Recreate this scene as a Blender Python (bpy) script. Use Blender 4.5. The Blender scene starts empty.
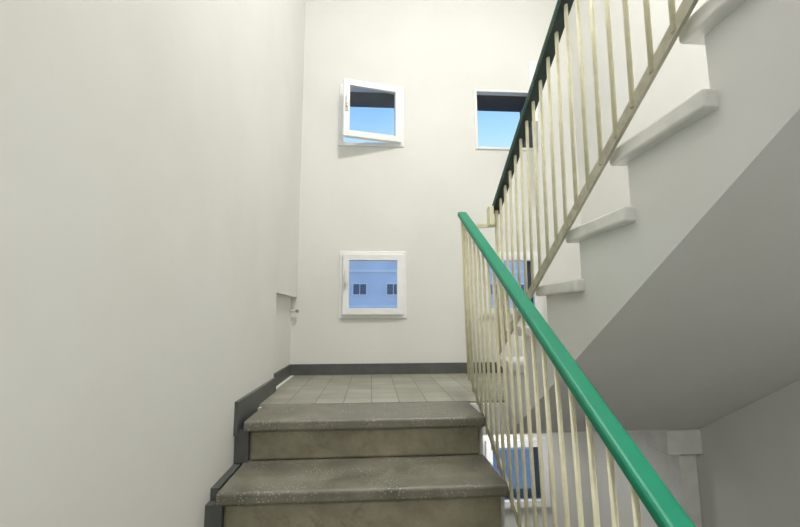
import bpy, bmesh, math, random
from mathutils import Vector, Matrix
random.seed(4)
S=bpy.context.scene
S.view_settings.view_transform='Standard'
S.view_settings.look='None'
# ---------------------------------------------------------------- helpers
def lin(c):
    return tuple(((v/255)/12.92 if v/255<=0.04045 else ((v/255+0.055)/1.055)**2.4) for v in c)+(1,)
def nodes(name):
    m=bpy.data.materials.new(name);m.use_nodes=True
    nt=m.node_tree;b=nt.nodes['Principled BSDF']
    return m,nt,b
def N(nt,t,**k):
    n=nt.nodes.new(t)
    for a,v in k.items():
        if a in n.inputs: n.inputs[a].default_value=v
        else: setattr(n,a,v)
    return n
def ramp(nt,fac,stops):
    r=nt.nodes.new('ShaderNodeValToRGB');e=r.color_ramp.elements
    while len(e)<len(stops): e.new(0.5)
    for el,(p,c) in zip(e,stops): el.position=p;el.color=c
    nt.links.new(fac,r.inputs[0]);return r.outputs[0]
def mix(nt,fac,a,b,mode='MIX'):
    m=nt.nodes.new('ShaderNodeMix');m.data_type='RGBA';m.blend_type=mode
    for s,v in((m.inputs[0],fac),(m.inputs[6],a),(m.inputs[7],b)):
        if hasattr(v,'is_linked') : nt.links.new(v,s)
        else: s.default_value=v
    return m.outputs[2]
def bump(nt,b,h,st,dist=.01):
    n=N(nt,'ShaderNodeBump');n.inputs['Strength'].default_value=st;n.inputs['Distance'].default_value=dist
    nt.links.new(h,n.inputs['Height']);nt.links.new(n.outputs[0],b.inputs['Normal'])
def coord(nt): return nt.nodes.new('ShaderNodeTexCoord').outputs['Object']
def plain(name,c,rough=.5,metal=0,var=.06,scale=12):
    m,nt,b=nodes(name);co=coord(nt)
    n=N(nt,'ShaderNodeTexNoise',Scale=scale,Detail=4.0);nt.links.new(co,n.inputs[0])
    a=lin(c);d=tuple(x*(1-var*2) for x in a[:3])+(1,)
    nt.links.new(ramp(nt,n.outputs[0],[(.35,d),(.65,a)]),b.inputs['Base Color'])
    b.inputs['Roughness'].default_value=rough;b.inputs['Metallic'].default_value=metal
    return m
def wallmat(name,c,dirt=.5):
    m,nt,b=nodes(name);co=coord(nt)
    n=N(nt,'ShaderNodeTexNoise',Scale=1.6,Detail=6.0,Roughness=.6);nt.links.new(co,n.inputs[0])
    a=lin(c);d=tuple(x*k for x,k in zip(a[:3],(.96,.955,.94)))+(1,)
    base=ramp(nt,n.outputs[0],[(.35,d),(.6,a)])
    n2=N(nt,'ShaderNodeTexNoise',Scale=14.0,Detail=8.0,Roughness=.7);nt.links.new(co,n2.inputs[0])
    sp=ramp(nt,n2.outputs[0],[(.70,(1,1,1,1)),(.80,(.80,.77,.70,1))])
    nt.links.new(mix(nt,dirt,base,sp,'MULTIPLY'),b.inputs['Base Color'])
    b.inputs['Roughness'].default_value=.75
    n3=N(nt,'ShaderNodeTexNoise',Scale=30.0,Detail=3.0);nt.links.new(co,n3.inputs[0])
    bump(nt,b,n3.outputs[0],.05,.005)
    return m
M_wall=wallmat('painted_plaster',(232,232,228))
M_soff=wallmat('painted_soffit',(236,237,237),.4)
M_white=plain('white_paint',(240,240,237),.45)
M_pvc=plain('white_upvc',(245,246,246),.3,var=.02)
M_cream=plain('cream_enamel',(245,240,208),.4,var=.05,scale=30)
M_bar=plain('weathered_enamel',(198,194,172),.5,var=.12,scale=25)
M_green=plain('green_plastic',(8,138,104),.48,var=.05)
M_green2=plain('shaded_green_plastic',(10,92,68),.5,var=.1)  # handrail green darkened: shade on the upper rail, viewed from below, as colour
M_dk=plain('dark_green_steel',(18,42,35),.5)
M_base=plain('grey_gloss_paint',(94,96,94),.5,var=.12,scale=9)
M_reveal=plain('shaded_reveal_grey',(108,104,101),.9)  # dark grey puts the unlit depth of the window reveals into the colour
M_metal=plain('grey_metal',(170,168,165),.35,.6)
M_facade=plain('facade_render',(222,224,236),.9,scale=.5)
M_facband=plain('facade_band',(238,239,242),.9,scale=.5)
M_fwin=plain('facade_window_glass',(96,102,120),.2)
M_ground=plain('pale_paving',(176,178,186),.95,scale=1)
def terrazzo(name,c1,c2,spk,rough,vs=75.0,stain=None,amt=1.0):
    m,nt,b=nodes(name);co=coord(nt)
    n=N(nt,'ShaderNodeTexNoise',Scale=5.0,Detail=8.0,Roughness=.65);nt.links.new(co,n.inputs[0])
    base=ramp(nt,n.outputs[0],[(.32,lin(c1)),(.68,lin(c2))])
    if stain:
        n4=N(nt,'ShaderNodeTexNoise',Scale=11.0,Detail=9.0,Roughness=.75);nt.links.new(co,n4.inputs[0])
        base=mix(nt,ramp(nt,n4.outputs[0],[(.56,(0,0,0,1)),(.68,(.5,.5,.5,1))]),base,lin(stain))
    v=N(nt,'ShaderNodeTexVoronoi',Scale=vs);nt.links.new(co,v.inputs[0])
    f=ramp(nt,v.outputs['Distance'],[(.20,(amt,)*3+(1,)),(.32,(0,0,0,1))])
    v2=N(nt,'ShaderNodeTexNoise',Scale=9.0,Detail=3.0);nt.links.new(co,v2.inputs[0])
    f2=ramp(nt,v2.outputs[0],[(.42,(0,0,0,1)),(.6,(1,1,1,1))])
    f3=mix(nt,1.0,f,f2,'MULTIPLY')
    nt.links.new(mix(nt,f3,base,lin(spk)),b.inputs['Base Color'])
    nr=ramp(nt,n.outputs[0],[(.3,(rough-.12,)*3+(1,)),(.7,(rough+.15,)*3+(1,))])
    nt.links.new(nr,b.inputs['Roughness'])
    bump(nt,b,n.outputs[0],.3,.012)
    return m
M_tread=terrazzo('worn_terrazzo',(98,96,84),(138,135,121),(186,183,170),.44,85.0,(80,77,67),.7)
M_riser=terrazzo('stained_concrete',(130,124,104),(174,168,147),(152,146,128),.6,90.0,(106,99,80))
def tiles():
    m,nt,b=nodes('floor_tiles');co=coord(nt)
    br=nt.nodes.new('ShaderNodeTexBrick');br.offset=0
    nt.links.new(co,br.inputs[0])
    for k,v in(('Scale',1.0),('Brick Width',.15),('Row Height',.15),('Mortar Size',.004),('Mortar Smooth',.2),('Bias',0.0)): br.inputs[k].default_value=v
    br.inputs['Color1'].default_value=lin((170,168,154));br.inputs['Color2'].default_value=lin((154,152,139));br.inputs['Mortar'].default_value=lin((128,125,113))
    n=N(nt,'ShaderNodeTexNoise',Scale=6.0,Detail=6.0);nt.links.new(co,n.inputs[0])
    d=ramp(nt,n.outputs[0],[(.3,(.76,.75,.73,1)),(.65,(1,1,1,1))])
    nt.links.new(mix(nt,.8,br.outputs[0],d,'MULTIPLY'),b.inputs['Base Color'])
    b.inputs['Roughness'].default_value=.42
    return m
M_tile=tiles()
def glassmat():
    m=bpy.data.materials.new('window_glass');m.use_nodes=True;nt=m.node_tree;nt.nodes.clear()
    o=nt.nodes.new('ShaderNodeOutputMaterial');t=N(nt,'ShaderNodeBsdfTransparent');t.inputs[0].default_value=(.93,.96,1,1)
    g=N(nt,'ShaderNodeBsdfGlossy');g.inputs['Roughness'].default_value=.03
    fr=N(nt,'ShaderNodeFresnel');fr.inputs[0].default_value=1.4
    mx=nt.nodes.new('ShaderNodeMixShader');nt.links.new(fr.outputs[0],mx.inputs[0]);nt.links.new(t.outputs[0],mx.inputs[1]);nt.links.new(g.outputs[0],mx.inputs[2]);nt.links.new(mx.outputs[0],o.inputs[0]);return m
M_glass=glassmat()
def lampmat():
    m,nt,b=nodes('opal_lamp_glass');b.inputs['Base Color'].default_value=(1,1,1,1)
    b.inputs['Emission Color'].default_value=(1,.97,.92,1);b.inputs['Emission Strength'].default_value=3;return m
M_lamp=lampmat()

def box(bm,x0,x1,y0,y1,z0,z1,mi=0,bev=0):
    t=bmesh.new();bmesh.ops.create_cube(t,size=1)
    for v in t.verts: v.co=Vector(((x0+x1)/2+v.co.x*(x1-x0),(y0+y1)/2+v.co.y*(y1-y0),(z0+z1)/2+v.co.z*(z1-z0)))
    if bev: bmesh.ops.bevel(t,geom=t.edges[:],offset=bev,segments=3,affect='EDGES',profile=.5)
    for f in t.faces: f.material_index=mi
    merge(bm,t)
def merge(bm,t):
    me=bpy.data.meshes.new('t');t.to_mesh(me);t.free();bm.from_mesh(me);bpy.data.meshes.remove(me)
def beam(bm,a,b,w,h,mi=0,bev=0,side=Vector((1,0,0))):
    a=Vector(a);b=Vector(b);d=(b-a);L=d.length;d.normalize()
    s_=side-d*side.dot(d)
    if s_.length<1e-4: s_=Vector((0,1,0))
    s_.normalize();u=d.cross(s_)
    t=bmesh.new();bmesh.ops.create_cube(t,size=1)
    for v in t.verts: v.co=Vector((v.co.x*w,v.co.y*h,v.co.z*L))
    if bev: bmesh.ops.bevel(t,geom=t.edges[:],offset=bev,segments=3,affect='EDGES',profile=.5)
    c=(a+b)/2
    for v in t.verts: v.co=c+s_*v.co.x+u*v.co.y+d*v.co.z
    bmesh.ops.recalc_face_normals(t,faces=t.faces[:])
    for f in t.faces: f.material_index=mi
    merge(bm,t)
def cyl(bm,a,b,r,mi=0,n=14,r2=None):
    a=Vector(a);b=Vector(b);d=b-a
    t=bmesh.new();bmesh.ops.create_cone(t,cap_ends=True,segments=n,radius1=r,radius2=r if r2 is None else r2,depth=d.length)
    q=d.to_track_quat('Z','Y').to_matrix().to_4x4();q.translation=(a+b)/2
    t.transform(q)
    for f in t.faces: f.material_index=mi;f.smooth=len(f.verts)==4
    merge(bm,t)
def prism(bm,pts,x0,x1,mi=0):
    t=bmesh.new();a=[t.verts.new((x0,y,z)) for y,z in pts];b=[t.verts.new((x1,y,z)) for y,z in pts]
    t.faces.new(a);t.faces.new(b[::-1]);n=len(pts)
    for i in range(n): t.faces.new((a[i],b[i],b[(i+1)%n],a[(i+1)%n]))
    bmesh.ops.recalc_face_normals(t,faces=t.faces[:])
    for f in t.faces: f.material_index=mi
    merge(bm,t)
def obj(name,bm,mats,parent=None):
    me=bpy.data.meshes.new(name);bm.to_mesh(me);bm.free();o=bpy.data.objects.new(name,me)
    for m in mats: me.materials.append(m)
    S.collection.objects.link(o)
    if parent: o.parent=parent
    return o
def empty(name,loc=(0,0,0)):
    o=bpy.data.objects.new(name,None);o.location=loc;o.empty_display_size=.1;S.collection.objects.link(o);return o
# ---------------------------------------------------------------- dimensions
XLW=-.603; XRW=1.80; D=3.351; s=.179; r=.30; d1=1.923
XL=-.565; XR=.525; LY=d1+.35
ZT=4.3; YB=-1.9; ZB=-2.86
sl=s/r
# ---------------------------------------------------------------- walls
WL=[((-.263,.291),(-1.045,-.491)),((.870,1.424),(-1.045,-.491)),
    ((-.266,.282),(.441,.989)),((.870,1.424),(.441,.995)),
    ((-.290,.264),(1.895,2.449)),((.890,1.444),(1.895,2.449))]
TH=.34
bm=bmesh.new()
xs=sorted({XLW-.4,XRW+.4}|{v for w in WL for v in w[0]}); zs=sorted({ZB-.3,ZT+.2}|{v for w in WL for v in w[1]})
for i in range(len(xs)-1):
    for j in range(len(zs)-1):
        cx=(xs[i]+xs[i+1])/2;cz=(zs[j]+zs[j+1])/2
        if any(a[0]<cx<a[1] and b[0]<cz<b[1] for a,b in WL): continue
        box(bm,xs[i],xs[i+1],D,D+TH,zs[j],zs[j+1])
obj('wall_back',bm,[M_wall])
bm=bmesh.new();NY=2.64;NZ=.61
box(bm,XLW-.4,XLW,YB-.3,NY,ZB-.3,ZT+.2)
box(bm,XLW-.4,XLW,NY,D,NZ,ZT+.2)
box(bm,XLW-.4,XLW,NY,D,ZB-.3,0)
box(bm,XLW-.4,XLW-.042,NY,D,0,NZ)
obj('wall_left',bm,[M_wall])
bm=bmesh.new();box(bm,XRW,XRW+.4,YB-.3,D,ZB-.3,ZT+.2);obj('wall_right',bm,[M_wall])
bm=bmesh.new();box(bm,XLW,XRW,YB-.3,YB,ZB-.3,ZT+.2);obj('wall_front',bm,[M_wall])
bm=bmesh.new();box(bm,XLW,XRW,YB,D,ZT,ZT+.2);obj('ceiling',bm,[M_wall])
bm=bmesh.new();box(bm,XLW,XRW,YB,D,ZB-.3,ZB);obj('floor',bm,[M_tile])
# ---------------------------------------------------------------- staircase (landings + flights)
stair=empty('staircase',(0,0,0))
bm=bmesh.new()
box(bm,XLW,XRW,LY,D,-.012,0,0)
box(bm,XLW,XRW,LY-.03,D,-.17,-.012,1)
obj('intermediate_landing',bm,[M_tile,M_soff],stair)
bm=bmesh.new()
box(bm,XLW,XRW,YB,-.30,-8*s-.18,-8*s,0);obj('storey_landing',bm,[M_tile],stair)
bm=bmesh.new()
box(bm,XLW,XRW,YB,.23,1.30,1.48,0);obj('upper_storey_landing',bm,[M_soff],stair)
# baseboards
bm=bmesh.new();BH=.084
box(bm,XLW-.042,XRW,D-.014,D,0,BH);obj('baseboard_back',bm,[M_base])
bm=bmesh.new()
box(bm,XLW,XLW+.016,d1-.005,NY,-.06,BH)
box(bm,XLW-.042,XLW-.026,NY,D-.014,0,BH)
box(bm,XLW-.042,XLW+.016,NY-.012,NY+.004,0,BH)
for j in range(1,8):
    y=d1-r*j
    box(bm,XLW,XLW+.030,y+.06,y+r+.04,-s*j-.06,-s*j-.004)
    box(bm,XLW,XLW+.060,y+r+.014,y+r+.05,-s*j,-s*(j-1)-.045)
obj('baseboard_left',bm,[M_base])
def flight(name,x0,x1,ytop,ztop,n,sgn,mats,td=.352,th=.048,waist=.17,side=.02,bev=.012):
    bm=bmesh.new()
    for j in range(n):
        y=ytop-sgn*r*j;z=ztop-s*j
        ya,yb=sorted((y,y+sgn*td))
        box(bm,x0,x1,ya,yb,z-th,z,0,bev)
        ya,yb=sorted((y+sgn*.034,y+sgn*(r+.06)))
        box(bm,x0+side,x1-(.02 if x1<XRW-.01 else 0),ya,yb,z-s,z-th+.004,1,.014)
    yT=ytop+sgn*.06;pts=[(yT+sgn*.15,ztop-th-.005),(yT,ztop-th-.005)]
    for j in range(n):
        y=ytop-sgn*(r*j-.06);z=ztop-s*(j+1)
        pts+=[(y,z-.005)]
        if j<n-1: pts+=[(y-sgn*r,z-.005)]
    yb=ytop-sgn*(r*(n-1)-.06);zb=ztop-s*n
    pts+=[(yb,zb-waist*.3),(yT+sgn*.15,ztop-th-waist)]
    prism(bm,pts,x0+side+.015,x1-.001,2)
    return obj(name,bm,mats,stair)
flight('lower_flight',XL,XR,d1,0,8,1,[M_tread,M_riser,M_soff])
XU=.703;zu=.541;yu=1.73;TT=.045
bm=bmesh.new()
K=list(range(-2,6))
for k in K:
    y=yu-r*k;z=zu+s*k
    box(bm,XU,XRW-.001,y-.353,y,z,z+TT,0,.008)
pts=[(yu+.6-.035,0.0)]
for k in K:
    y=yu-r*k-.035;z=zu+s*k
    pts.append((y,z+.004))
    if k<5: pts.append((yu-r*(k+1)-.035,z+.004))
pts+=[(yu-1.5-.3,zu+s*5),]
so=lambda y:-.165+(2.24-y)*.605
pts+=[(-.07,so(-.07)),(2.24,so(2.24)),(2.33,-.165),(2.33,0)]
prism(bm,pts,XU+.035,XRW-.001,1)
obj('upper_flight',bm,[M_white,M_soff],stair)
flight('descending_flight',.70,XRW-.001,-.30,-8*s,8,-1,[M_tread,M_riser,M_soff])
bm=bmesh.new()
box(bm,1.60,XRW-.001,2.22,2.40,-.29,-.165,0,.004)
box(bm,1.70,XRW-.001,2.27,2.36,-2.859,-.28,0,.004)
obj('landing_pier',bm,[M_white],stair)
# ---------------------------------------------------------------- railings
XB=.512
def hl(y): return .834+sl*(y-d1)
root=empty('stair_railing',(XB,d1,0))
def child(name,bm,mats,root):
    o=obj(name,bm,mats);o.parent=root;o.matrix_parent_inverse=Matrix.Translation(-root.location);return o
bm=bmesh.new()
y0,y1=-.25,2.27
beam(bm,(XB,y0,hl(y0)),(XB,y1,hl(y1)),.052,.030,0,.010)
child('handrail',bm,[M_green],root)
bm=bmesh.new()
beam(bm,(XB,y0,hl(y0)-.020),(XB,y1-.01,hl(y1-.01)-.020),.034,.008,0)
bb=lambda y:-.075+sl*(y-d1)
beam(bm,(XB+.028,y0,bb(y0)),(XB+.028,2.27,bb(2.27)),.008,.035,0)
child('bottom_bar',bm,[M_bar],root)
bm=bmesh.new()
y=2.255;i=0
while y>-.2:
    cyl(bm,(XB+.02,y,bb(y)-.01),(XB,y,hl(y)-.02),.0068 if i else .012,0,12)
    y-=.080;i+=1
child('balusters',bm,[M_cream],root)
XQ=.684
def hu(y): return 1.203-sl*(y-d1)
def hb(y): return .442-sl*(y-d1)
root2=empty('stair_railing',(XQ,d1,.5))
bm=bmesh.new();y0,y1=.27,2.19
beam(bm,(XQ,y0,hu(y0)),(XQ,y1,hu(y1)),.050,.030,0,.010)
child('handrail',bm,[M_green2],root2)
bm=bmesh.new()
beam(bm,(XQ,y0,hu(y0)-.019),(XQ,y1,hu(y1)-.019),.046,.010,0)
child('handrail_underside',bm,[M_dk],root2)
bm=bmesh.new()
beam(bm,(XQ,y0,hb(y0)),(XQ,2.22,hb(2.22)),.010,.036,0)
child('bottom_bar',bm,[M_bar],root2)
bm=bmesh.new()
y=2.17;i=0
while y>.3:
    cyl(bm,(XQ-.004,y,hb(y)-.01),(XQ,y,hu(y)-.02),.0068 if i else .011,0,12)
    y-=.080;i+=1
z=1.02
beam(bm,(XB+.01,2.255,z-.06),(XQ,2.20,z-.06),.02,.02,0)
beam(bm,(XQ-.035,2.17,z-.07),(XQ-.035,2.17,z+.035),.024,.06,0,.003)
beam(bm,(XQ-.045,2.17,z+.03),(XQ,2.17,z+.03),.02,.02,0)
child('balusters',bm,[M_cream],root2)
# ---------------------------------------------------------------- windows
def sash(bm,x0,x1,z0,z1,y0,y1,w):
    box(bm,x0,x1,y0,y1,z0,z0+w,0,.004);box(bm,x0,x1,y0,y1,z1-w,z1,0,.004)
    box(bm,x0,x0+w,y0,y1,z0+w*.9,z1-w*.9,0,.004);box(bm,x1-w,x1,y0,y1,z0+w*.9,z1-w*.9,0,.004)
def window(idx,xr,zr,opening=0,hinge='R',fw_=.034):
    x0,x1=xr;z0,z1=zr
    root=empty('window_%d'%idx,((x0+x1)/2,D,(z0+z1)/2))
    bm=bmesh.new();sash(bm,x0,x1,z0,z1,D-.012,D+.05,fw_)
    child('frame',bm,[M_pvc],root)
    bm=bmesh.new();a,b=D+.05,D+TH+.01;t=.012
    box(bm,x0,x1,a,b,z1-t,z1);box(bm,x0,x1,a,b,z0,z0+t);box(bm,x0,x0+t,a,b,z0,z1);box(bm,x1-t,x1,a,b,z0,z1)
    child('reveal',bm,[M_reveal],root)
    i=.028;w=(x1-x0)-2*i;h=(z1-z0)-2*i;sg=-1 if hinge=='R' else 1
    hx=x1-i if hinge=='R' else x0+i
    xa,xb=sorted((0,sg*w))
    bm=bmesh.new();sash(bm,xa,xb,0,h,-.03,.015,.052)
    g=bmesh.new();box(g,xa+.045,xb-.045,-.008,0,.045,h-.045)
    k=bmesh.new();hxx=sg*(w-.026)
    box(k,hxx-.012,hxx+.012,-.04,-.03,h*.5-.035,h*.5+.035,0,.003)
    cyl(k,(hxx,-.035,h*.5),(hxx,-.065,h*.5),.008)
    beam(k,(hxx,-.062,h*.5+.01),(hxx,-.062,h*.5+.115),.018,.012,0,.004)
    for nm,b_,m in(('sash',bm,M_pvc),('pane',g,M_glass),('handle',k,M_white)):
        o=obj(nm,b_,[m]);o.parent=root
        o.location=Vector((hx,D-.012,z0+i))-root.location
        o.rotation_euler=(0,0,math.radians(opening)*(1 if hinge=='R' else -1))
window(1,*WL[4],13,'R')
window(2,*WL[5],67,'R',.022)
window(3,*WL[2])
window(4,*WL[3])
window(5,*WL[0])
window(6,*WL[1])
# ---------------------------------------------------------------- pipe stub with valve in the niche
bm=bmesh.new()
cyl(bm,(XLW-.0415,D-.04,.50),(XLW+.02,D-.04,.50),.008,0)
cyl(bm,(XLW+.015,D-.045,.50),(XLW+.015,D-.07,.50),.013,1)
cyl(bm,(XLW-.0415,D-.04,.50),(XLW-.034,D-.04,.50),.016,0)
obj('water_pipe',bm,[M_white,M_metal])
# ---------------------------------------------------------------- lamps
def lamp(name,loc,en,size,rot=(0,0,0),col=(1,.986,.958)):
    bm=bmesh.new();cyl(bm,(0,0,-.02),(0,0,-.001),.13,0,32)
    t=bmesh.new();bmesh.ops.create_uvsphere(t,u_segments=24,v_segments=12,radius=.11)
    for v in t.verts: v.co.z=v.co.z*.55-.065
    for f in t.faces: f.material_index=1;f.smooth=True
    merge(bm,t);o=obj(name,bm,[M_white,M_lamp]);o.location=loc;o.rotation_euler=rot
    L=bpy.data.lights.new('bulb','AREA');L.shape='DISK';L.size=size;L.energy=en;L.color=col
    l=bpy.data.objects.new('bulb',L);S.collection.objects.link(l);l.parent=o;l.location=(0,0,-.15)
lamp('soffit_fill_lamp',(.6,.9,ZT),88,.5)
lamp('soffit_fill_lamp',(.75,-.75,1.30),21,.3)
lamp('soffit_fill_lamp',(.9,YB,-.45),110,.5,(math.radians(-90),0,0))  # added fill light behind the camera, brightens the soffit from the front
lamp('soffit_fill_lamp',(1.0,2.95,-.17),4,.3)  # added unseen fill light, lifts the back and right walls below the landing
# ---------------------------------------------------------------- outside
bm=bmesh.new()
BY=30
box(bm,-30,30,BY,BY+8,-9,6.2,0)
box(bm,-30,30,BY-.3,BY+8.3,6.2,6.6,1)
for zc in (-6,-3.2,-.4,2.4,5.0):
    box(bm,-30,30,BY-.08,BY,zc-1.35,zc-1.15,1)
    for i in range(-11,12):
        x=i*2.45-.9
        box(bm,x-.55,x+.55,BY-.1,BY+.02,zc-.45,zc+.45,1)
        box(bm,x-.46,x-.03,BY-.13,BY,zc-.37,zc+.37,2);box(bm,x+.03,x+.46,BY-.13,BY,zc-.37,zc+.37,2)
obj('apartment_building',bm,[M_facade,M_facband,M_fwin])
bm=bmesh.new();box(bm,-60,60,D+TH+.2,60,-9.2,-9);obj('ground',bm,[M_ground])
W=bpy.data.worlds.new('dusk_sky');S.world=W;W.use_nodes=True;nt=W.node_tree
bg=nt.nodes['Background'];tc=nt.nodes.new('ShaderNodeTexCoord');sx=nt.nodes.new('ShaderNodeSeparateXYZ')
nt.links.new(tc.outputs['Generated'],sx.inputs[0])
c=ramp(nt,sx.outputs[2],[(0,lin((215,232,250))),(.36,lin((190,230,255))),(.50,lin((132,190,245))),(1,lin((124,157,215)))])
nt.links.new(c,bg.inputs[0]);bg.inputs[1].default_value=1.15
# ---------------------------------------------------------------- camera
p,yw,ro=[math.radians(a) for a in(7.313,3.905,-.165)]
fw=Vector((math.sin(yw)*math.cos(p),math.cos(yw)*math.cos(p),math.sin(p)))
R=Vector((math.cos(yw),-math.sin(yw),0));U=R.cross(fw)
R2=R*math.cos(ro)+U*math.sin(ro);U2=-R*math.sin(ro)+U*math.cos(ro)
cd=bpy.data.cameras.new('camera');cam=bpy.data.objects.new('camera',cd);S.collection.objects.link(cam)
m=Matrix((R2,U2,-fw)).transposed().to_4x4();m.translation=Vector((0,0,.4588));cam.matrix_world=m
cd.sensor_width=36;cd.lens=409.4/800*36;cd.clip_start=.02
S.camera=cam
